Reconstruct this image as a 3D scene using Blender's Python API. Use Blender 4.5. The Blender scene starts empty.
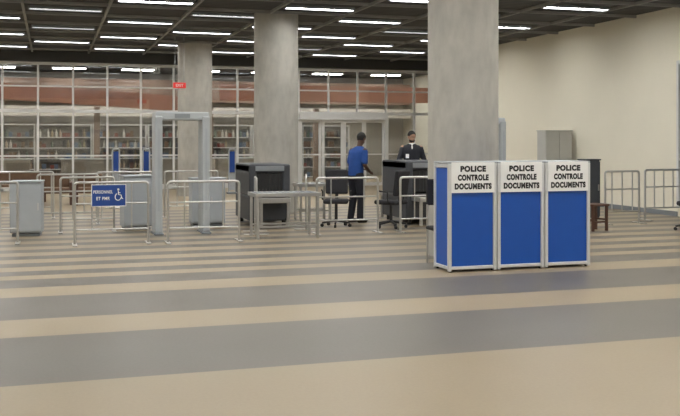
import bpy, bmesh, math, random
from mathutils import Vector, Matrix
random.seed(4)
sc=bpy.context.scene
COL=sc.collection
TH=math.radians(17.3); S=math.sin(TH); C=math.cos(TH)
def at(lat,d): return (lat*C+d*S, d*C-lat*S)

# ---------------- materials ----------------
def mat(name,col,rough=0.5,metal=0.0,noise=0.08,scale=20,bump=0.0,emit=0.0,spec=0.5,detail=4):
    m=bpy.data.materials.new(name); m.use_nodes=True
    nt=m.node_tree; b=nt.nodes['Principled BSDF']
    b.inputs['Roughness'].default_value=rough; b.inputs['Metallic'].default_value=metal
    b.inputs['Specular IOR Level'].default_value=spec
    tc=nt.nodes.new('ShaderNodeTexCoord'); n=nt.nodes.new('ShaderNodeTexNoise')
    n.inputs['Scale'].default_value=scale; n.inputs['Detail'].default_value=detail
    nt.links.new(tc.outputs['Object'],n.inputs['Vector'])
    mx=nt.nodes.new('ShaderNodeMix'); mx.data_type='RGBA'
    mx.inputs[6].default_value=(*[c*(1-noise) for c in col],1)
    mx.inputs[7].default_value=(*[min(1,c*(1+noise)) for c in col],1)
    nt.links.new(n.outputs['Fac'],mx.inputs[0]); nt.links.new(mx.outputs[2],b.inputs['Base Color'])
    if bump:
        bp=nt.nodes.new('ShaderNodeBump'); bp.inputs['Strength'].default_value=bump; bp.inputs['Distance'].default_value=0.01
        nt.links.new(n.outputs['Fac'],bp.inputs['Height']); nt.links.new(bp.outputs['Normal'],b.inputs['Normal'])
    if emit:
        b.inputs['Emission Color'].default_value=(*col,1); b.inputs['Emission Strength'].default_value=emit
    return m
steel=mat('brushed_steel',(.55,.545,.53),.32,.9,.1,60)
alum=mat('aluminium_profile',(.72,.73,.74),.36,.4,.05,40)
blue=mat('blue_laminate',(.007,.085,.42),.4,0,.06,8)
white=mat('white_board',(.93,.93,.92),.5,0,.03,10)
black=mat('black_print',(.01,.01,.012),.6,0,.05,10)
greyL=mat('light_grey_metal',(.40,.43,.46),.45,.1,.06,6)
greyM=mat('mid_grey_metal',(.24,.26,.28),.5,.1,.08,6)
darkM=mat('dark_machine_paint',(.05,.055,.065),.45,0,.15,6)
blackP=mat('black_plastic',(.018,.018,.02),.45,0,.2,12)
fabric=mat('black_fabric',(.022,.022,.026),.9,0,.3,80,.3)
rubber=mat('belt_rubber',(.02,.02,.02),.7,0,.2,30)
wood=mat('brown_wood',(.14,.08,.045),.5,0,.3,9)
dwood=mat('dark_wood',(.09,.04,.025),.5,0,.3,9)
signblue=mat('sign_blue',(.012,.06,.28),.4,0,.04,8)
red=mat('sign_red',(.65,.03,.03),.4,0,.04,8,emit=.3)
frameW=mat('white_frame_paint',(.70,.70,.69),.45,.1,.05,10)
wallM=mat('cream_wall_paint',(.82,.78,.66),.75,0,.04,1.2,.05)
wallG=mat('grey_shop_wall',(.45,.43,.40),.8,0,.35,1.5)
redbr=mat('red_brown_fascia',(.30,.12,.07),.45,0,.45,1.2)
dullbr=mat('dull_brown_fascia',(.22,.14,.10),.55,0,.5,1.0)
skin1=mat('dark_brown_skin',(.085,.04,.024),.5,0,.1,20)
skin2=mat('light_brown_skin',(.42,.25,.17),.5,0,.1,20)
hairM=mat('black_hair',(.01,.009,.008),.8,0,.3,90,.3)
navy=mat('blue_polo_cloth',(.012,.06,.25),.85,0,.2,14,.2)
trou=mat('dark_trouser_cloth',(.015,.016,.024),.9,0,.2,20,.2)
jack=mat('dark_jacket_cloth',(.02,.022,.03),.85,0,.2,20,.2)
shoeM=mat('black_leather',(.012,.011,.011),.35,0,.2,20)
eyeM=mat('eye_white',(.35,.33,.31),.3,0,.02,10)
lipM=mat('lip',(.15,.06,.05),.5,0,.02,10)

def concrete():
    m=mat('concrete',(.43,.415,.375),.8,0,.24,1.6,.2,detail=8)
    nt=m.node_tree; b=nt.nodes['Principled BSDF']
    tc=[n for n in nt.nodes if n.type=='TEX_COORD'][0]
    mx=[n for n in nt.nodes if n.type=='MIX'][0]
    n2=nt.nodes.new('ShaderNodeTexNoise'); n2.inputs['Scale'].default_value=7; n2.inputs['Detail'].default_value=8
    mp=nt.nodes.new('ShaderNodeMapping'); mp.inputs['Scale'].default_value=(1,1,.4)
    nt.links.new(tc.outputs['Object'],mp.inputs['Vector']); nt.links.new(mp.outputs[0],n2.inputs['Vector'])
    r=nt.nodes.new('ShaderNodeValToRGB'); r.color_ramp.elements[0].position=.3; r.color_ramp.elements[0].color=(.8,.8,.8,1)
    r.color_ramp.elements[1].position=.62
    nt.links.new(n2.outputs['Fac'],r.inputs[0])
    m2=nt.nodes.new('ShaderNodeMix'); m2.data_type='RGBA'; m2.blend_type='MULTIPLY'; m2.inputs[0].default_value=.8
    nt.links.new(mx.outputs[2],m2.inputs[6]); nt.links.new(r.outputs[0],m2.inputs[7])
    nt.links.new(m2.outputs[2],b.inputs['Base Color'])
    return m
concreteM=concrete()

def floormat():
    m=bpy.data.materials.new('striped_floor_tiles'); m.use_nodes=True; nt=m.node_tree; b=nt.nodes['Principled BSDF']
    g=nt.nodes.new('ShaderNodeNewGeometry'); sx=nt.nodes.new('ShaderNodeSeparateXYZ'); nt.links.new(g.outputs['Position'],sx.inputs[0])
    def math_(op,a,bv):
        n=nt.nodes.new('ShaderNodeMath'); n.operation=op
        for i,v in enumerate((a,bv)):
            if isinstance(v,(int,float)): n.inputs[i].default_value=v
            else: nt.links.new(v,n.inputs[i])
        return n.outputs[0]
    Y=sx.outputs['Y']
    # wide stripes near, then regular narrow stripes (period .78 m) up to 21.6 m
    edges=[6.35,7.95,8.65,9.9,10.6]
    cr=nt.nodes.new('ShaderNodeValToRGB'); cr.color_ramp.interpolation='CONSTANT'
    el=cr.color_ramp.elements
    el[0].position=0; el[0].color=(0,0,0,1); el[1].position=edges[0]/40; el[1].color=(1,1,1,1)
    v=0
    for e in edges[1:]:
        x=el.new(e/40); x.color=(v,v,v,1); v=1-v
    x=el.new(11.2/40); x.color=(0,0,0,1)
    nt.links.new(math_('DIVIDE',Y,40),cr.inputs[0])
    fr=math_('FRACT',math_('DIVIDE',math_('SUBTRACT',Y,11.2),.78),0)
    band=math_('LESS_THAN',math_('ABSOLUTE',math_('SUBTRACT',fr,.72),0),.25)
    rng=math_('MULTIPLY',math_('GREATER_THAN',Y,11.2),math_('LESS_THAN',Y,21.7))
    fac=math_('MAXIMUM',cr.outputs[0],math_('MULTIPLY',band,rng))
    n=nt.nodes.new('ShaderNodeTexNoise'); n.inputs['Scale'].default_value=40; n.inputs['Detail'].default_value=4
    nt.links.new(g.outputs['Position'],n.inputs['Vector'])
    n3=nt.nodes.new('ShaderNodeTexNoise'); n3.inputs['Scale'].default_value=.6; n3.inputs['Detail'].default_value=3
    nt.links.new(g.outputs['Position'],n3.inputs['Vector'])
    def mixc(a,bb,f):
        x=nt.nodes.new('ShaderNodeMix'); x.data_type='RGBA'
        x.inputs[6].default_value=(*a,1); x.inputs[7].default_value=(*bb,1); nt.links.new(f,x.inputs[0]); return x.outputs[2]
    beige=mixc((.28,.222,.140),(.34,.270,.172),n.outputs['Fac']); dark=mixc((.110,.098,.080),(.160,.142,.118),n.outputs['Fac'])
    mx=nt.nodes.new('ShaderNodeMix'); mx.data_type='RGBA'
    nt.links.new(fac,mx.inputs[0]); nt.links.new(beige,mx.inputs[6]); nt.links.new(dark,mx.inputs[7])
    nt.links.new(mx.outputs[2],b.inputs['Base Color'])
    rr=nt.nodes.new('ShaderNodeMapRange'); rr.inputs['To Min'].default_value=.34; rr.inputs['To Max'].default_value=.44
    nt.links.new(n3.outputs['Fac'],rr.inputs[0]); nt.links.new(rr.outputs[0],b.inputs['Roughness'])
    return m
floorM=floormat()
def ceilmat():
    m=bpy.data.materials.new('slatted_dark_ceiling'); m.use_nodes=True; nt=m.node_tree; b=nt.nodes['Principled BSDF']
    g=nt.nodes.new('ShaderNodeNewGeometry'); w=nt.nodes.new('ShaderNodeTexWave'); w.bands_direction='Y'; w.inputs['Scale'].default_value=1.6
    nt.links.new(g.outputs['Position'],w.inputs['Vector'])
    r=nt.nodes.new('ShaderNodeValToRGB'); r.color_ramp.elements[0].color=(.010,.010,.011,1); r.color_ramp.elements[1].color=(.055,.057,.06,1)
    nt.links.new(w.outputs['Fac'],r.inputs[0]); nt.links.new(r.outputs[0],b.inputs['Base Color']); b.inputs['Roughness'].default_value=.7
    return m
ceilM=ceilmat()
beamM=mat('ceiling_runner_paint',(.28,.28,.27),.6,0,.1,10)
headM=mat('dark_header_paint',(.045,.045,.045),.6,0,.1,10)
def glassmat():
    m=bpy.data.materials.new('clear_glass'); m.use_nodes=True; nt=m.node_tree
    for n in list(nt.nodes):
        if n.type=='BSDF_PRINCIPLED': nt.nodes.remove(n)
    out=[n for n in nt.nodes if n.type=='OUTPUT_MATERIAL'][0]
    t=nt.nodes.new('ShaderNodeBsdfTransparent'); t.inputs[0].default_value=(.86,.88,.88,1)
    gl=nt.nodes.new('ShaderNodeBsdfGlossy'); gl.inputs['Roughness'].default_value=.02
    f=nt.nodes.new('ShaderNodeFresnel'); f.inputs[0].default_value=1.9
    mx=nt.nodes.new('ShaderNodeMixShader'); nt.links.new(f.outputs[0],mx.inputs[0]); nt.links.new(t.outputs[0],mx.inputs[1]); nt.links.new(gl.outputs[0],mx.inputs[2])
    nt.links.new(mx.outputs[0],out.inputs[0]); return m
glassM=glassmat()
lampM=mat('fluorescent_diffuser',(1,.985,.95),.5,0,0,5,emit=38)
lampD=mat('aged_fluorescent_diffuser',(.95,.93,.88),.5,0,0,5,emit=5)
lampS=mat('shop_light_diffuser',(1,.97,.92),.5,0,0,5,emit=28)
wgM=mat('dark_blue_window_glass',(.05,.09,.14),.08,0,.3,1)

# ---------------- mesh helpers ----------------
class B:
    def __init__(s): s.bm=bmesh.new()
    def box(s,c,d,rot=None):
        M=Matrix.Translation(Vector(c))
        if rot is not None: M=M@rot
        M=M@Matrix.Diagonal((d[0],d[1],d[2],1))
        bmesh.ops.create_cube(s.bm,size=1,matrix=M); return s
    def cyl(s,a,b,r1,r2=None,seg=16):
        a=Vector(a);b=Vector(b); r2=r1 if r2 is None else r2; v=b-a
        M=Matrix.Translation((a+b)/2)@v.to_track_quat('Z','Y').to_matrix().to_4x4()
        bmesh.ops.create_cone(s.bm,cap_ends=True,segments=seg,radius1=r1,radius2=r2,depth=v.length,matrix=M); return s
    def ell(s,c,r,rot=None,u=20,v=14):
        M=Matrix.Translation(Vector(c))
        if rot is not None: M=M@rot
        M=M@Matrix.Diagonal((r[0],r[1],r[2],1))
        bmesh.ops.create_uvsphere(s.bm,u_segments=u,v_segments=v,radius=1,matrix=M); return s
    def cap(s,a,b,r1,r2): 
        s.cyl(a,b,r1,r2,16); s.ell(a,(r1,)*3,None,16,10); s.ell(b,(r2,)*3,None,16,10); return s
    def tube(s,pts,r,seg=10):
        pts=[Vector(p) for p in pts]; rings=[]; up=None
        for i,p in enumerate(pts):
            t=(pts[min(i+1,len(pts)-1)]-pts[max(i-1,0)]).normalized()
            if up is None: up=t.orthogonal().normalized()
            up=(up-t*up.dot(t)).normalized(); sd=t.cross(up)
            rings.append([s.bm.verts.new(p+r*(math.cos(2*math.pi*k/seg)*up+math.sin(2*math.pi*k/seg)*sd)) for k in range(seg)])
        for a,b in zip(rings,rings[1:]):
            for k in range(seg): s.bm.faces.new((a[k],a[(k+1)%seg],b[(k+1)%seg],b[k]))
        s.bm.faces.new(rings[0][::-1]); s.bm.faces.new(rings[-1]); return s
    def loft(s,rings,seg=24):
        R=[]
        for (c,rx,ry) in rings:
            R.append([s.bm.verts.new((c[0]+rx*math.cos(2*math.pi*k/seg),c[1]+ry*math.sin(2*math.pi*k/seg),c[2])) for k in range(seg)])
        for a,b in zip(R,R[1:]):
            for k in range(seg): s.bm.faces.new((a[k],a[(k+1)%seg],b[(k+1)%seg],b[k]))
        s.bm.faces.new(R[0][::-1]); s.bm.faces.new(R[-1]); return s
    def out(s,name,m,parent=None,loc=(0,0,0),rz=0,bevel=0,smooth=False):
        bmesh.ops.recalc_face_normals(s.bm,faces=s.bm.faces[:])
        me=bpy.data.meshes.new(name); s.bm.to_mesh(me); s.bm.free()
        me.materials.append(m)
        if smooth:
            for p in me.polygons: p.use_smooth=True
        o=bpy.data.objects.new(name,me); COL.objects.link(o); o.location=loc; o.rotation_euler=(0,0,rz)
        if parent: o.parent=parent
        if smooth and smooth!='all':
            try:
                me.set_sharp_from_angle(angle=math.radians(40))
            except Exception: pass
        if bevel:
            bv=o.modifiers.new('bevel','BEVEL'); bv.width=bevel; bv.segments=2; bv.limit_method='ANGLE'
        return o
def tag(o,label,cat,group=None):
    o['label']=label; o['category']=cat
    if group: o['group']=group
    return o
def root(name,label,cat,xy,z=0,rz=0,group=None):
    e=bpy.data.objects.new(name,None); e.empty_display_size=.2; COL.objects.link(e)
    e.location=(xy[0],xy[1],z); e.rotation_euler=(0,0,rz); return tag(e,label,cat,group)
def dup(src,xy=None,z=None,rz=None):
    def cp(o,par):
        n=o.copy(); COL.objects.link(n)
        if par: n.parent=par
        for ch in o.children: cp(ch,n)
        return n
    n=cp(src,None)
    if xy: n.location.x,n.location.y=xy
    if z is not None: n.location.z=z
    if rz is not None: n.rotation_euler=(0,0,rz)
    return n
def struct(o): o['kind']='structure'; return o
def text(body,size,m,parent,loc,rot,name='lettering',bold=.004,width=None,height=None,sp=1.08):
    cu=bpy.data.curves.new('t','FONT'); cu.body=body; cu.size=size; cu.align_x='CENTER'; cu.align_y='CENTER'; cu.offset=bold; cu.extrude=.001; cu.space_character=sp
    t=bpy.data.objects.new('t',cu); COL.objects.link(t)
    bpy.context.view_layer.update()
    dg=bpy.context.evaluated_depsgraph_get(); me=bpy.data.meshes.new_from_object(t.evaluated_get(dg))
    bpy.data.objects.remove(t); me.materials.clear(); me.materials.append(m)
    xs=[v.co.x for v in me.vertices]; ys=[v.co.y for v in me.vertices]
    fx=width/(max(xs)-min(xs)) if width else 1; fy=height/(max(ys)-min(ys)) if height else 1
    me.transform(Matrix.Diagonal((fx,fy,1,1))@Matrix.Translation((-(max(xs)+min(xs))/2,-(max(ys)+min(ys))/2,0)))
    o=bpy.data.objects.new(name,me); COL.objects.link(o); o.parent=parent; o.location=loc; o.rotation_euler=rot; return o

# ---------------- room ----------------
H=4.4; XL=-6; XR=12.55; XF=15.5; YJ=25.4; YB=-3; YG=30.8; YE=40
struct(B().box(((XL+XF)/2,(YB+YE)/2,-.05),(XF-XL+.4,YE-YB+.4,.1)).out('floor',floorM))
struct(B().box(((XL+XF)/2,(YB+YE)/2,H+.05),(XF-XL+.4,YE-YB+.4,.1)).out('ceiling',ceilM))
b=B(); b.box((XR+.1,(16.5+YJ)/2,H/2),(.2,YJ-16.5,H)); b.box((XR+.1,(YB+12.5)/2,H/2),(.2,12.5-YB,H)); b.box((XR+.1,14.5,3.83),(.2,4,1.14)); b.box((XR+.1,14.5,.1),(.2,4,.2))
b.box(((XR+.2+XF)/2,YJ-.1,H/2),(XF-XR-.2,.2,H)); b.box((XF+.1,(YJ-.2+YE)/2,H/2),(.2,YE-YJ+.2,H))
struct(b.out('wall_right',wallM))
struct(B().box((XL-.1,(YB+YE)/2,H/2),(.2,YE-YB,H)).out('wall_left',wallM))
struct(B().box(((XL+XR)/2,YB-.1,H/2),(XR-XL,.2,H)).out('wall_back',wallM))
struct(B().box(((XL+XF)/2,YE+.1,H/2),(XF-XL,.2,H)).out('wall_far',wallG))
struct(B().box((XR-.01,(16.5+YJ)/2,.05),(.02,YJ-16.5,.1)).out('baseboard_right',greyM))
b=B()
for y in (12.53,14.5,16.47): b.box((XR+.05,y,1.73),(.16,.07,3.06))
for z in (.23,1.2,3.23): b.box((XR+.05,14.5,z),(.15,3.87,.07))
w=struct(b.out('window_2',frameW)); 
g=B().box((XR+.06,14.5,1.73),(.02,3.8,2.9)).out('window_glass',wgM,w)
# ceiling runners
b=B()
for i in range(-14,9):
    y=18.8+.84+1.68*i
    if YB<y<YG-.3: b.box(((XL+XR)/2,y,H-.03),(XR-XL,.05,.06))
struct(b.out('trim_1',beamM))
b=B()
for i in range(-8,6):
    x=6.26+1.7*i
    if XL<x<XR: b.box((x,(YB+YG)/2,H-.03),(.05,YG-YB-.6,.06))
struct(b.out('trim_2',beamM))
struct(B().box(((XL+XF)/2,YG-.08,H-.17),(XF-XL,.3,.34)).out('trim_9',headM))
# ceiling lights
def lamp(xy,m,label):
    e=root('ceiling_light',label,'ceiling light',xy,H,0,'fluorescent ceiling lights')
    bb=B(); bb.box((0,-.11,-.03),(1.5,.02,.06)).box((0,.11,-.03),(1.5,.02,.06)).box((-.74,0,-.03),(.02,.2,.06)).box((.74,0,-.03),(.02,.2,.06)); bb.out('housing',greyM,e)
    B().box((0,0,-.02),(1.45,.19,.03)).out('diffuser',m,e); return e
protos={}
rl=random.Random(11)
for k in range(-12,9):
    y=18.8+1.68*k
    if y<YB+.5 or y>YG-.7: continue
    for m_ in range(-5,4):
        x=5.41+3.4*m_+(1.7 if k%2 else 0)
        if x<XL+1 or x>XR-.8: continue
        kd=rl.random()<.16
        if kd not in protos:
            protos[kd]=lamp((x,y),lampD if kd else lampM,'dimly lit rectangular fluorescent fitting in the dark slatted ceiling' if kd else 'bright white rectangular fluorescent fitting in the dark slatted ceiling')
        else: dup(protos[kd],(x,y))
# shop lights
sp=None
for y in (32.2,34.8,37.4):
    for i in range(8):
        x=-4.5+2.6*i
        if sp is None:
            sp=root('ceiling_light','square white light panel on the shop ceiling','ceiling light',(x,y),H,0,'shop ceiling lights')
            B().box((0,0,-.015),(1.3,.5,.03)).out('housing',frameW,sp); B().box((0,0,-.04),(1.2,.42,.02)).out('diffuser',lampS,sp)
        else: dup(sp,(x,y))

# glazed partition
DX0,DX1=8.15,11.25; TR=2.5
b=B()
x=DX1+.04; xs=[]
while x>XL:
    xs.append(x); x-=1.06
x=DX1+.04+1.06
while x<XF: xs.append(x); x+=1.06
for x in xs:
    if DX0-.1<x<DX1+.03: b.box((x,YG,(TR+H-.3)/2),(.06,.1,H-.3-TR))
    else: b.box((x,YG,(H-.3)/2),(.065,.1,H-.3))
for z in (TR+.02,H-.38): b.box(((XL+XF)/2,YG,z),(XF-XL,.12,.1))
b.box(((XL+XF)/2,YG,3.3),(XF-XL,.08,.05))
for x0,x1 in((XL,DX0),(DX1,XF)):
    b.box(((x0+x1)/2,YG,.08),(x1-x0,.1,.16)); b.box(((x0+x1)/2,YG,1.1),(x1-x0,.08,.05))
b.box((DX0-.04,YG,1.25),(.13,.16,2.5)); b.box((DX1+.04,YG,1.25),(.13,.16,2.5)); b.box(((DX0+DX1)/2,YG-.05,2.4),(DX1-DX0+.1,.24,.2))
w1=struct(b.out('window_1',frameW))
bb=B(); bb.box(((XL+DX0)/2,YG+.005,H/2),(DX0-XL,.01,H-.1)); bb.box(((DX0+DX1)/2,YG+.005,3.4),(DX1-DX0,.01,1.7)); bb.box(((DX1+XF)/2,YG+.005,H/2),(XF-DX1,.01,H-.1)); bb.out('window_glass',glassM,w1)
for i in range(4):
    wd=(DX1-DX0)/4; cx=DX0+wd*(i+.5); yy=YG+(.05 if i in(0,3) else -.04)
    b=B(); 
    for sx in(-1,1): b.box((cx+sx*(wd/2-.045),yy,1.17),(.09,.05,2.3))
    for z in(.06,1.1,2.26): b.box((cx,yy,z),(wd-.1,.045,.11 if z!=1.1 else .05))
    d=struct(b.out('door_%d'%(i+1),frameW)); B().box((cx,yy,1.17),(wd-.1,.012,2.2)).out('door_glass',glassM,d)
# shop fascia
cream=mat('cream_fascia',(.52,.47,.41),.6,0,.25,2)
struct(B().box((-.2,34.0,3.2),(9.5,.25,.55),Matrix.Rotation(math.radians(3.5),4,'Y')).out('trim_3',redbr))
struct(B().box((10.2,34.0,3.35),(8.5,.25,.6)).out('trim_11',redbr))
struct(B().box((4.7,38.4,2.75),(21,.2,.4)).out('trim_4',cream))
struct(B().box((4.7,38.5,3.6),(21,.2,.9)).out('trim_10',dullbr))
for i,x in enumerate((-2.5,1.6,5.7,9.8)):
    struct(B().box((x,34.6,1.4),(.2,.2,2.8)).out('trim_%d'%(5+i),dullbr))

# pillars
def pillar(lat,d,r,label):
    x,y=at(lat,d)
    o=B().loft([((0,0,0),r,r),((0,0,.02),r,r)]+[((0,0,z*.44),r,r) for z in range(1,10)]+[((0,0,H-.001),r,r)],64).out('pillar',concreteM,None,(x,y,0),0,0,True)
    return tag(o,label,'pillar')
pillar(1.72,13.0,.49,'thick round raw concrete pillar just behind the blue counters')
pillar(-1.42,20.7,.49,'thick round raw concrete pillar beside the baggage scanner')
pillar(-4.18,26.8,.49,'round concrete pillar near the glazed partition')

# ---------------- police counters ----------------
def counter(x0,y0,label):
    w,dp,h=.645,.46,1.325
    e=root('document_check_counter',label,'counter',(x0+w/2,y0+dp/2),0,0,'police document control counters')
    b=B(); p=.045
    for sx in(-1,1):
        for sy in(-1,1): b.box((sx*(w/2-p/2),sy*(dp/2-p/2),h/2),(p,p,h-.02))
    for z in(.05,h-.04):
        for sy in(-1,1): b.box((0,sy*(dp/2-p/2),z),(w-2*p,p-.004,.04))
        for sx in(-1,1): b.box((sx*(w/2-p/2),0,z),(p-.004,dp-2*p,.04))
    b.out('frame',alum,e,bevel=.008)
    B().box((0,-dp/2+.03,h/2),(w-2*p,.02,h-.14)).out('front_panel',blue,e)
    B().box((0,dp/2-.03,h/2),(w-2*p,.02,h-.14)).out('rear_panel',blue,e)
    for sx in(-1,1): B().box((sx*(w/2-.03),0,h/2),(.02,dp-2*p,h-.14)).out('side_panel',blue,e)
    B().box((0,0,h+.0),(w-.004,dp,.022)).out('worktop',greyL,e,bevel=.004)
    s=B().box((0,-dp/2-.006,1.145),(.57,.008,.37)).out('sign',white,e)
    s['label']='white sign with black capital lettering'
    for i,(t,wd) in enumerate((('POLICE',.34),('CONTROLE',.41),('DOCUMENTS',.49))):
        text(t,.112,black,s,(0,-dp/2-.0115,1.25-i*.106),(math.pi/2,0,0),width=wd,height=.074,bold=.0072,sp=1.16)
    for sx in(-1,1):
        for sy in(-1,1): B().cyl((sx*(w/2-.04),sy*(dp/2-.04),0),(sx*(w/2-.04),sy*(dp/2-.04),.02),.02).out('foot',blackP,e)
    return e
counter(4.58,10.31,'blue panelled counter with silver frame, one side panel exposed')
counter(5.235,10.31,'blue panelled counter with silver frame, between two others')
counter(5.89,10.31,'blue panelled counter with silver frame and white lettered sign')

# ---------------- barriers ----------------
def arcU(L,hh,r):
    pts=[(-L/2,0,.01)]
    for k in range(7):
        a=math.pi-k*math.pi/12; pts.append((-L/2+r+r*math.cos(a),0,hh-r+r*math.sin(a)))
    for k in range(7):
        a=math.pi/2-k*math.pi/12; pts.append((L/2-r+r*math.cos(a),0,hh-r+r*math.sin(a)))
    pts.append((L/2,0,.01)); return pts
def barrier(lat,d,L,rz=0,hh=.95,label='stainless steel tube barrier with flat feet',ups=(-.27,.27)):
    e=root('crowd_barrier',label,'barrier',at(lat,d),0,rz,'steel queue barriers')
    B().tube(arcU(L,hh,.05),.020).out('frame',steel,e,smooth=True)
    B().cyl((-L/2,0,hh*.24),(L/2,0,hh*.24),.013).out('rail',steel,e,smooth=True)
    B().cyl((-L/2,0,hh*.66),(L/2,0,hh*.66),.013).out('rail',steel,e,smooth=True)
    for u in ups:
        B().cyl((u*L,0,hh*.24),(u*L,0,hh-.01),.012).out('upright',steel,e,smooth=True)
    for sx in(-1,1):
        B().box((sx*L/2,0,.008),(.07,.42,.014)).out('foot',steel,e,bevel=.004)
    return e
bs=barrier(-3.51,14.31,1.1,label='stainless steel tube barrier carrying a blue accessibility sign')
sg=root('sign_board','small blue sign with white writing and wheelchair symbol on barrier','sign',at(-3.56,14.31),.58,0)
sg.location.y-=.05
B().box((0,0,.17),(.52,.012,.34)).out('panel',signblue,sg,bevel=.004)
bb=B(); 
for z in(.005,.335): bb.box((0,-.008,z),(.52,.004,.010))
for x in(-.255,.255): bb.box((x,-.008,.17),(.010,.004,.34))
bb.out('border',white,sg)
for x in(-.2,.2): B().box((x,.022,.3),(.03,.04,.02)).out('clip',steel,sg)
text('PERSONNEL',.06,white,sg,(-.085,-.009,.225),(math.pi/2,0,0),bold=.001,width=.29,height=.05)
text('ET PMR',.06,white,sg,(-.085,-.009,.125),(math.pi/2,0,0),bold=.001,width=.20,height=.05)
bb=B()
q=lambda x,z:(.165+(x-.185)*.8,-.01,.17+(z-.17)*.95)
bb.ell(q(.155,.265),(.017,.004,.018))
bb.tube([q(.155,.24),q(.16,.18),q(.205,.175),q(.225,.115),q(.243,.12)],.007)
bb.tube([q(.157,.212),q(.195,.21)],.006)
bb.tube([q(.15+.055*math.cos(math.radians(a)),.145+.055*math.sin(math.radians(a))) for a in range(110,351,20)],.006)
bb.out('wheelchair_symbol',white,sg,smooth='all')
barrier(-5.52,14.25,1.1)
barrier(-2.14,14.62,1.12)
barrier(-5.15,17.6,1.1)
barrier(-4.4,16.2,.9)
barrier(.13,15.95,1.1)
barrier(1.6,16.35,1.15)
barrier(-4.35,18.8,1.1)
barrier(-3.1,19.4,1.1)
barrier(-6.4,18.9,1.1)
barrier(-.62,17.0,.8,rz=math.radians(75))
barrier(5.4,17.8,.75,hh=1.0,label='stainless steel tube barrier with several uprights near cream wall',ups=(-.3,0,.3))
barrier(6.62,18.75,1.1,hh=1.0,label='stainless steel tube barrier with several uprights near cream wall',ups=(-.3,-.1,.1,.3))
barrier(-1.45,16.0,.6,rz=math.radians(80))

# ---------------- metal detectors ----------------
detM=mat('pale_grey_metal',(.44,.47,.49),.45,.1,.06,6)
def detector(lat,d,label,pm=detM):
    e=root('metal_detector_gate',label,'metal detector',at(lat,d),0,0,'walk-through metal detectors')
    for sx in(-1,1):
        B().box((sx*.40,0,1.02),(.13,.5,1.98)).out('side_panel',pm,e,bevel=.025)
        B().box((sx*.40,0,.015),(.16,.6,.03)).out('foot',greyM,e,bevel=.006)
        B().box((sx*.40,-.252,1.1),(.03,.006,1.4)).out('indicator_strip',greyL,e)
    B().box((0,0,2.01),(.92,.42,.14)).out('header',pm,e,bevel=.02)
    B().box((0,-.213,2.01),(.26,.008,.07)).out('display',greyM,e)
    return e
detector(-2.74,16.0,'light grey walk-through metal detector arch beside baggage scanner')
detector(3.08,20.2,'walk-through metal detector arch behind the concrete pillar')
def gate(lat,d,label):
    e=root('security_pedestal',label,'security pedestal',at(lat,d),0,0,'slim security pedestals')
    B().box((0,0,.03),(.3,.3,.06)).out('base',greyM,e,bevel=.01)
    B().tube([(-.10,0,.06),(-.10,0,1.25),(-.08,0,1.33),(.08,0,1.33),(.10,0,1.25),(.10,0,.06)],.022).out('frame',greyL,e,smooth=True)
    B().box((0,0,.95),(.15,.02,.62)).out('panel',signblue,e)
    B().box((0,0,.36),(.15,.02,.5)).out('lower_panel',greyL,e)
    return e
gate(-6.65,27.6,'slim security pedestal with blue panel and grey tube frame')
gate(-5.75,27.6,'slim security pedestal with blue panel and grey tube frame')
gate(-3.2,27.6,'slim security pedestal with blue panel beside concrete pillar')

# ---------------- cabinets ----------------
def cabinet(name,label,xy,w,dp,h,ndoor=2,slope=0,m=greyL,rz=0,cat='cabinet'):
    e=root(name,label,cat,xy,0,rz)
    b=B(); b.box((0,.01,h/2+.03),(w,dp-.02,h-.06)); b.out('body',m,e,bevel=.008)
    B().box((0,.02,.02),(w-.06,dp-.08,.04)).out('plinth',greyM,e)
    B().box((0,0,h+.01),(w+.03,dp+.03,.025)).out('top',m,e,bevel=.006)
    dw=w/ndoor
    for i in range(ndoor):
        cx=-w/2+dw*(i+.5)
        dd=B().box((cx,-dp/2+.0,h/2+.03),(dw-.015,.018,h-.12)).out('door',m,e,bevel=.004)
        hx=cx+(dw/2-.05)*(1 if i==0 else -1)
        B().box((hx,-dp/2-.02,h*.55),(.018,.022,.12)).out('handle',steel,dd)
    return e
cabinet('steel_cabinet','light grey steel pedestal desk with door by a barrier',at(-5.25,15.6),.5,.42,.9,1,rz=-.1)
cabinet('steel_cabinet','light grey steel pedestal desk beside metal detector',at(-3.66,16.7),.5,.42,.95,1,rz=.12)
cabinet('steel_cabinet','wide light grey steel unit between detector and scanner',at(-2.48,17.35),.62,.42,.88,2)
cabinet('storage_cabinet','tall pale grey two-door steel cabinet against cream wall',(12.06,20.65),.72,.45,1.82,2,m=mat('beige_grey_steel',(.50,.50,.47),.5,.1,.06,5))

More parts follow.
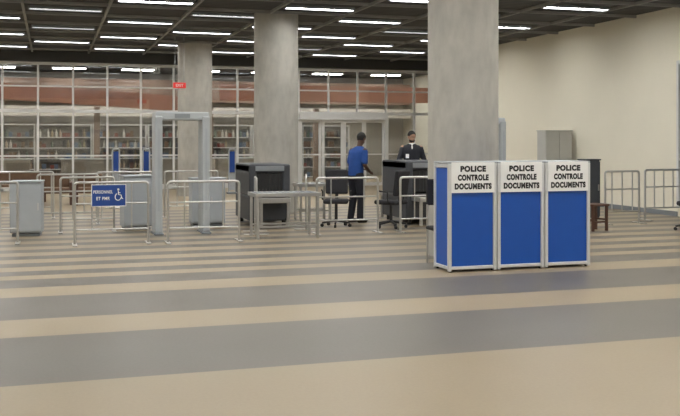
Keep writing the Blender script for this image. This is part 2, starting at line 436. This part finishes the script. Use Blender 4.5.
# ---------------- x-ray scanners ----------------
def scanner(lat,d,h,label,w=.88):
    e=root('baggage_scanner',label,'baggage scanner',at(lat,d),0,0,'baggage x-ray scanners')
    L=1.35
    b=B()
    b.box((0,0,.33),(w,L,.46)); b.box((-w/2+.07,0,(.56+h)/2),(.14,L,h-.56)); b.box((w/2-.07,0,(.56+h)/2),(.14,L,h-.56)); b.box((0,0,h-.08),(w,L*.99,.16))
    b.out('body',darkM,e,bevel=.03)
    cw=(w-.28)/8
    for sy in(-1,1):
        b=B()
        for i in range(8): b.box((-w/2+.14+cw/2+i*cw,sy*(L/2-.04),(.62+h-.17)/2),(cw-.005,.006,h-.17-.62))
        b.out('curtain',rubber,e)
        B().box((0,sy*(L/2+.22),.5),(w-.2,.44,.09)).out('conveyor_bed',steel,e,bevel=.01)
        for sx in(-1,1): B().box((sx*(w/2-.14),sy*(L/2+.38),.235),(.05,.05,.45)).out('support_leg',steel,e)
        B().box((0,sy*(L/2-.028),h-.08),(w*.7,.03+.03,.09)).out('badge_panel',greyM,e,bevel=.004)
    B().box((0,0,.575),(w-.32,L+.8,.03)).out('conveyor_belt',rubber,e)
    for sx in(-1,1):
        for sy in(-1,1): B().cyl((sx*(w/2-.1),sy*(L/2-.12),0),(sx*(w/2-.1),sy*(L/2-.12),.11),.04).out('caster',blackP,e)
    return e
scanner(-1.50,17.9,1.15,'dark grey baggage x-ray scanner next to concrete pillar',.78)
scanner(1.47,18.3,1.2,'dark grey baggage x-ray scanner between two security officers')
def rtable(lat,d,L,W,label):
    e=root('roller_table',label,'table',at(lat,d),0,0,'steel roller tables'); h=.74
    b=B(); 
    for sy in(-1,1): b.box((0,sy*(W/2),h-.03),(L,.03,.06))
    for sx in(-1,1): b.box((sx*(L/2-.015),0,h-.03),(.03,W-.04,.06))
    b.out('frame',steel,e,bevel=.004)
    b=B(); n=int(L/.09)
    for i in range(1,n): b.cyl((-L/2+i*L/n,-W/2+.02,h-.02),(-L/2+i*L/n,W/2-.02,h-.02),.025,seg=12)
    b.out('rollers',greyM,e,smooth=True)
    for sx in(-1,1):
        for sy in(-1,1):
            B().box((sx*(L/2-.05),sy*(W/2-.04),(h-.05)/2),(.04,.04,h-.05)).out('leg',steel,e)
    for sy in(-1,1): B().box((0,sy*(W/2-.04),.2),(L-.14,.03,.03)).out('stretcher',steel,e)
rtable(-.92,15.35,1.1,.6,'stainless steel roller table in front of a baggage scanner')
rtable(-.55,18.6,.7,.5,'stainless steel inspection table beside concrete pillar')

# ---------------- office chairs ----------------
def ochair(xy,rz,label):
    e=root('office_chair',label,'chair',xy,0,rz,'black office chairs')
    B().box((0,0,.47),(.46,.46,.08)).out('seat',fabric,e,bevel=.035)
    b=B(); b.box((0,-.23,.82),(.42,.07,.46),Matrix.Rotation(math.radians(8),4,'X')); b.out('backrest',fabric,e,bevel=.03)
    B().box((0,-.20,.55),(.06,.03,.22)).out('back_support',blackP,e)
    B().cyl((0,0,.1),(0,0,.44),.028).out('column',blackP,e)
    for k in range(5):
        a=2*math.pi*k/5+.3; ca,sa=math.cos(a),math.sin(a)
        B().cyl((0,0,.12),(ca*.27,sa*.27,.075),.025,.016).out('base_leg',blackP,e)
        B().cyl((ca*.27-sa*.02,sa*.27+ca*.02,.03),(ca*.27+sa*.02,sa*.27-ca*.02,.03),.03).out('caster',blackP,e)
    for sx in(-1,1):
        B().tube([(sx*.22,-.1,.47),(sx*.26,-.1,.5),(sx*.26,-.1,.66),(sx*.26,.12,.68)],.015).out('armrest',blackP,e)
ochair(at(-.07,17.2),math.radians(160),'black fabric office chair with armrests by a barrier')
ochair(at(.93,16.95),math.radians(35),'black fabric office chair in front of the scanner')
ochair(at(6.2,16.4),math.radians(60),'black fabric office chair near the cream wall')
e=root('visitor_chair','black padded chair behind the blue counters','chair',(4.86,11.07),0,math.pi)
B().box((0,0,.46),(.38,.36,.05)).out('seat',fabric,e,bevel=.02)
B().box((0,-.17,.92),(.36,.05,.34)).out('backrest',fabric,e,bevel=.02)
for sx in(-1,1):
    B().tube([(sx*.17,.15,0),(sx*.17,.15,.44)],.013).out('leg',steel,e)
    B().tube([(sx*.17,-.16,0),(sx*.17,-.16,.76)],.013).out('leg',steel,e)

# stool
e=root('wooden_stool','dark brown wooden stool beside steel barrier','stool',at(4.5,16.45),0,.2)
B().box((0,0,.455),(.40,.34,.035)).out('seat',dwood,e,bevel=.008)
for sx in(-1,1):
    for sy in(-1,1): B().box((sx*.16,sy*.13,.22),(.04,.04,.438)).out('leg',dwood,e)
for sy in(-1,1): B().box((0,sy*.13,.16),(.29,.025,.03)).out('stretcher',dwood,e)
for sx in(-1,1): B().box((sx*.16,0,.2),(.025,.23,.03)).out('stretcher',dwood,e)
cabinet('pedestal','narrow dark grey pedestal cabinet near the steel barriers',at(4.97,18.55),.3,.32,1.2,1,m=darkM,cat='pedestal')

# wooden seats
def wchair(lat,d,label,rz=0):
    e=root('armchair',label,'armchair',at(lat,d),0,rz,'brown armchairs')
    B().box((0,0,.36),(.6,.55,.14)).out('seat',wood,e,bevel=.03)
    B().box((0,.24,.58),(.6,.1,.34)).out('backrest',wood,e,bevel=.03)
    for sx in(-1,1):
        B().box((sx*.33,0,.36),(.07,.58,.4)).out('armrest',dwood,e,bevel=.01)
        for sy in(-1,1): B().box((sx*.33,sy*.24,.08),(.05,.05,.16)).out('leg',dwood,e)
wchair(-7.0,23,'brown upholstered low armchair near glazed partition')
wchair(-6.2,23.1,'brown upholstered low armchair near glazed partition')
e=root('bench','low brown wooden bench near glazed partition','bench',at(-8.3,24.0),0,0)
B().box((0,0,.42),(1.5,.5,.07)).out('seat',wood,e,bevel=.01)
B().box((0,.24,.62),(1.5,.05,.3)).out('backrest',wood,e,bevel=.01)
for sx in(-1,1): B().box((sx*.65,0,.19),(.06,.46,.38)).out('leg',dwood,e)

# exit sign
x,y=at(-4.35,25.2)
e=root('exit_sign','small illuminated red sign hanging from the ceiling by rods','sign',(x,y),3.0,0)
B().box((0,0,.08),(.34,.06,.15)).out('housing',red,e,bevel=.01)
text('EXIT',.1,white,e,(0,-.033,.08),(math.pi/2,0,0),bold=.002,width=.2,height=.07)
for sx in(-1,1): B().cyl((sx*.12,0,.15),(sx*.12,0,1.4),.008).out('rod',greyM,e)

# ---------------- shop shelving + goods ----------------
cols=[(.22,.06,.05),(.38,.31,.2),(.12,.17,.25),(.6,.58,.54),(.18,.11,.07),(.14,.19,.15),(.06,.06,.07),(.45,.35,.27)]
pm=[mat('goods_%s'%i,c,.45,0,.15,20) for i,c in enumerate(cols)]
def goodmesh(b,i,ox=0,oy=0,oz=0):
    if i%2: b.loft([((ox,oy,oz),.045,.045),((ox,oy,oz+.17),.045,.045),((ox,oy,oz+.22),.018,.018),((ox,oy,oz+.29),.018,.018)],10)
    else:
        h=.15+.02*i
        b.box((ox,oy,oz+h/2),(.13,.12,h)); b.box((ox,oy-.061,oz+h/2),(.09,.004,.08))
made={}; shelf=None; cnt=0
Zs=(.12,.52,.92,1.32,1.72)
stuff=[B() for _ in pm]
spots=[]
SY=36.6
bkp=mat('grey_shelf_back',(.22,.21,.20),.6,0,.3,4)
for u in range(8):
    x=-3.6+2.05*u
    if shelf is None:
        shelf=root('shelving_unit','pale shop shelving unit stacked with goods','shelf',(x,SY),0,0,'shop shelving units')
        for sx in(-1,1): B().box((sx*.98,0,1.1),(.04,.4,2.2)).out('side_panel',frameW,shelf)
        for z in Zs: B().box((0,0,z-.02),(1.92,.4,.03)).out('shelf',frameW,shelf)
        B().box((0,0,2.18),(1.92,.4,.04)).out('top_panel',frameW,shelf)
        B().box((0,.19,1.1),(1.92,.02,2.1)).out('back_panel',bkp,shelf)
    else: dup(shelf,(x,SY))
    for z in Zs:
        for j in range(13): spots.append((x-.87+.145*j,SY-.06,z-.0045))
random.shuffle(spots)
spots.sort(key=lambda p:-(p[2]>1.0))
for n,(px,py,pz) in enumerate(spots):
    if random.random()<.22: continue
    i=random.randrange(8); nm='bottle' if i%2 else 'carton'
    if cnt<290:
        cnt+=1
        if i not in made:
            b=B(); goodmesh(b,i); o=b.out(nm,pm[i],None,(px,py,pz))
            tag(o,'glass bottle standing on a shop shelf' if i%2 else 'small product carton standing on a shop shelf',nm,'goods on shop shelves'); made[i]=o
        else:
            o=made[i].copy(); COL.objects.link(o); o.location=(px,py,pz)
    else: goodmesh(stuff[i],i,px,py,pz)
me=bpy.data.meshes.new('shop_goods'); bm=bmesh.new()
for i,bb in enumerate(stuff):
    for f in bb.bm.faces: f.material_index=i
    tmp=bpy.data.meshes.new('tmp'); bb.bm.to_mesh(tmp); bb.bm.free(); bm.from_mesh(tmp); bpy.data.meshes.remove(tmp)
bm.to_mesh(me); bm.free()
for m_ in pm: me.materials.append(m_)
o=bpy.data.objects.new('shop_goods',me); COL.objects.link(o); tag(o,'small bottles and cartons filling the lower shop shelves','goods','goods on shop shelves'); o['kind']='stuff'
for i,x in enumerate((-1.5,1.2,3.9,6.4)):
    e=root('display_counter','low cream shop display counter with dark plinth','counter',(x,33.0),0,0,'shop display counters')
    B().box((0,0,.5),(1.7,.6,.86)).out('body',cream,e,bevel=.01); B().box((0,0,.035),(1.6,.5,.07)).out('plinth',darkM,e); B().box((0,0,.955),(1.8,.7,.05)).out('top',frameW,e,bevel=.006)

# ---------------- people ----------------
def remesh(b,name,m,parent,vox,it):
    o=b.out(name,m,None)
    r=o.modifiers.new('r','REMESH'); r.mode='VOXEL'; r.voxel_size=vox
    s_=o.modifiers.new('s','SMOOTH'); s_.iterations=it; s_.factor=.5
    bpy.context.view_layer.update()
    dg=bpy.context.evaluated_depsgraph_get(); me=bpy.data.meshes.new_from_object(o.evaluated_get(dg))
    for p in me.polygons: p.use_smooth=True
    me.materials.clear(); me.materials.append(m)
    o.modifiers.clear(); o.data=me; o.parent=parent; return o
def hand(b,w,d,nrm,side):
    w=Vector(w);d=Vector(d).normalized();nrm=Vector(nrm); nrm=(nrm-d*nrm.dot(d)).normalized(); ac=d.cross(nrm)*side
    b.cap(w,w+d*.03,.026,.028)
    for k in(-1.2,0,1.2): b.cap(w+d*.02+ac*.014*k,w+d*.085+ac*.02*k,.015,.0135)
    for k,l in((-1.5,.062),(-.5,.074),(.5,.08),(1.5,.070)):
        p0=w+d*.085+ac*.0195*k; p1=p0+d*l*.5+nrm*.008; p2=p1+d*l*.36+nrm*.026
        b.cap(p0,p1,.0095,.009); b.cap(p1,p2,.009,.0078)
    t0=w+d*.025+ac*.03; t1=t0+d*.03+ac*.028+nrm*.01; t2=t1+d*.03+ac*.006+nrm*.012
    b.cap(t0,t1,.014,.0115); b.cap(t1,t2,.0115,.0095)
def person(label,xy,rz,J,skin,top,legs,longsleeve,beard=False,shirtfront=False):
    e=root('person',label,'person',xy,0,rz)
    V=Vector
    def torso(b,g):
        P=V(J['pelvis']);N=V(J['neck'])
        def L(t): return (P*(1-t)**2+2*(1-t)*t*V(J['waist'])+t*t*N)
        prof=[(0,.155,.112),(.12,.160,.118),(.3,.152,.115),(.45,.152,.113),(.62,.168,.12),(.78,.18,.12),(.88,.165,.10),(.95,.11,.08),(1,.065,.062)]
        b.loft([(tuple(L(t)+V((0,0,-.06*(1-t)))),rx+g,ry+g) for t,rx,ry in prof],28)
    N=V(J['neck']); Hc=V(J['head']); R=J['hrot']; R4=R.to_4x4()
    b=B(); torso(b,-.004)
    for s_ in('r','l'):
        sh,el,wr=J['sh_'+s_],J['el_'+s_],J['wr_'+s_]
        b.cap(sh,el,.05,.04); b.cap(el,wr,.04,.028)
        hand(b,wr,J['hd_'+s_],J['hn_'+s_],1 if s_=='r' else -1)
        b.cap(J['hip_'+s_],J['kn_'+s_],.078,.054); b.cap(J['kn_'+s_],J['an_'+s_],.054,.036)
        b.cap(J['an_'+s_],J['toe_'+s_],.036,.026)
    b.cap(N-V((0,0,.03)),Hc+R@V((0,-.01,-.05)),.055,.052)
    def hp(x,y,z): return Hc+R@V((x,y,z))
    b.ell(hp(0,-.008,.028),(.076,.094,.09),R4); b.ell(hp(0,.018,-.04),(.06,.068,.072),R4); b.ell(hp(0,.052,-.088),(.032,.03,.024),R4)
    b.cap(hp(0,.082,.012),hp(0,.104,-.022),.008,.015)
    b.cap(hp(-.035,.078,.032),hp(.035,.078,.032),.012,.012)
    b.cap(hp(-.018,.078,-.052),hp(.018,.078,-.052),.009,.009)
    for s_ in(-1,1): b.ell(hp(s_*.078,-.005,-.005),(.012,.022,.034),R4)
    remesh(b,'body',skin,e,.0075,2)
    for s_ in(-1,1):
        B().ell(hp(s_*.03,.079,.010),(.012,.008,.007),R4).out('eye',eyeM,e,smooth='all')
        B().ell(hp(s_*.03,.0855,.010),(.005,.003,.005),R4,10,8).out('pupil',black,e,smooth='all')
    B().cap(hp(-.018,.088,-.052),hp(.018,.088,-.052),.004,.004).out('mouth',lipM,e,smooth='all')
    def cut(b,co,no):
        me=b.bm; bmesh.ops.bisect_plane(me,geom=me.verts[:]+me.edges[:]+me.faces[:],plane_co=co,plane_no=no,clear_outer=True)
        bmesh.ops.edgeloop_fill(me,edges=[x for x in me.edges if x.is_boundary])
    b=B(); b.ell(hp(0,-.014,.036),(.084,.100,.098),R4,28,20)
    cut(b,hp(0,.05,.05),R@V((0,.80,-.60)))
    b.out('hair',hairM,e,smooth='all')
    if beard:
        b=B(); b.ell(hp(0,.022,-.062),(.064,.068,.058),R4,24,16); cut(b,hp(0,.03,-.055),R@V((0,.15,1)))
        b.out('beard',hairM,e,smooth='all')
    b=B(); torso(b,.016)
    for s_ in('r','l'):
        sh,el,wr=V(J['sh_'+s_]),V(J['el_'+s_]),V(J['wr_'+s_])
        s0=sh+V((0,0,-.02)); b.cap(N.lerp(sh,.35)+V((0,0,-.03)),s0,.05,.056)
        if longsleeve: b.cap(s0,el,.060,.054); b.cap(el,el.lerp(wr,.9),.054,.044)
        else: b.cap(s0,sh.lerp(el,.8),.060,.062)
    remesh(b,'jacket' if longsleeve else 'polo_shirt',top,e,.012,4)
    b=B(); P=V(J['pelvis'])
    b.loft([(tuple(P+V((0,0,-.12))),.15,.11),(tuple(P+V((0,0,-.03))),.172,.130),(tuple(P+V((0,.0,.05))),.160,.118)],24)
    for s_ in('r','l'):
        hp_,kn,an=V(J['hip_'+s_]),V(J['kn_'+s_]),V(J['an_'+s_])
        b.cap(hp_,kn,.102,.078); b.cap(kn,an+V((0,0,-.005)),.078,.064)
    remesh(b,'trousers',legs,e,.012,4)
    for s_ in('r','l'):
        an,to=V(J['an_'+s_]),V(J['toe_'+s_]); b=B(); dd=(to-an); dd.z=0; u=dd.normalized()
        a0=V((an.x,an.y,.055))-u*.02; t0=V((to.x,to.y,.042))
        b.cap(a0,t0,.05,.038); b.cap(V((a0.x,a0.y,.022)),V((t0.x,t0.y,.02))+u*.01,.022,.02)
        b.cap(V((an.x,an.y,.06)),V((an.x,an.y,.11)),.045,.04)
        remesh(b,'shoe',shoeM,e,.008,2)
    if shirtfront:
        b=B(); c=N
        b.loft([((c.x,c.y+.055,c.z-.11),.02,.075),((c.x,c.y+.02,c.z-.05),.060,.082),((c.x,c.y+.01,c.z+.015),.063,.064)],20)
        b.out('shirt_collar',white,e,smooth='all')
        B().box((c.x+.10,c.y+.137,c.z-.26),(.07,.012,.09)).out('name_badge',white,e)
    else:
        b=B(); b.loft([((N.x,N.y-.005,N.z-.045),.078,.072),((N.x,N.y+.01,N.z+.005),.066,.064)],20); b.out('collar',top,e,smooth='all')
    return e
E=lambda x,y,z: (Matrix.Rotation(math.radians(z),3,'Z')@Matrix.Rotation(math.radians(x),3,'X'))
J1=dict(pelvis=(0,-.02,.97),waist=(0,-.02,1.25),neck=(0,.07,1.475),head=(0,.125,1.62),hrot=E(-24,0,10),
 sh_r=(.19,.045,1.395),el_r=(.24,.0,1.12),wr_r=(.16,.19,.99),hd_r=(-.5,1,-.2),hn_r=(-.3,-.2,-1),
 sh_l=(-.19,.045,1.395),el_l=(-.24,.03,1.12),wr_l=(-.13,.22,1.03),hd_l=(.5,1,-.1),hn_l=(.1,-.1,-1),
 hip_r=(.09,-.02,.92),kn_r=(.10,.03,.50),an_r=(.10,.0,.08),toe_r=(.11,.14,.035),
 hip_l=(-.09,-.02,.92),kn_l=(-.10,.01,.49),an_l=(-.11,-.06,.08),toe_l=(-.12,.09,.035))
J2=dict(pelvis=(0,0,1.0),waist=(0,.0,1.22),neck=(0,.02,1.52),head=(0,.055,1.665),hrot=E(-12,0,22),
 sh_r=(.19,.0,1.44),el_r=(.27,.0,1.17),wr_r=(.17,.22,1.12),hd_r=(-.5,1,-.2),hn_r=(0,-.2,-1),
 sh_l=(-.19,.0,1.44),el_l=(-.27,.0,1.17),wr_l=(-.19,.22,1.08),hd_l=(.5,1,-.2),hn_l=(.1,-.1,-1),
 hip_r=(.09,-.0,.94),kn_r=(.12,.03,.52),an_r=(.13,-.02,.08),toe_r=(.15,.14,.035),
 hip_l=(-.09,0,.94),kn_l=(-.12,.03,.52),an_l=(-.13,-.02,.08),toe_l=(-.15,.14,.035))
person('man in blue polo shirt and dark trousers leaning toward scanner',at(.32,18.0),math.radians(-107.3+40),J1,skin1,navy,trou,False)
person('bearded man in dark jacket and white shirt behind the scanner',at(1.52,19.75),math.radians(162.7),J2,skin2,jack,trou,True,True,True)

# camera
cam=bpy.data.cameras.new('camera'); co=bpy.data.objects.new('camera',cam); COL.objects.link(co)
co.location=(0,0,1.6); co.rotation_euler=(math.pi/2,0,-TH)
cam.sensor_width=36; cam.lens=930/680*36; cam.shift_y=-.1; cam.clip_end=200
sc.camera=co
w=bpy.data.worlds.new('world'); sc.world=w; w.use_nodes=True
w.node_tree.nodes['Background'].inputs[0].default_value=(.5,.52,.55,1); w.node_tree.nodes['Background'].inputs[1].default_value=.3
sc.view_settings.view_transform='Standard'
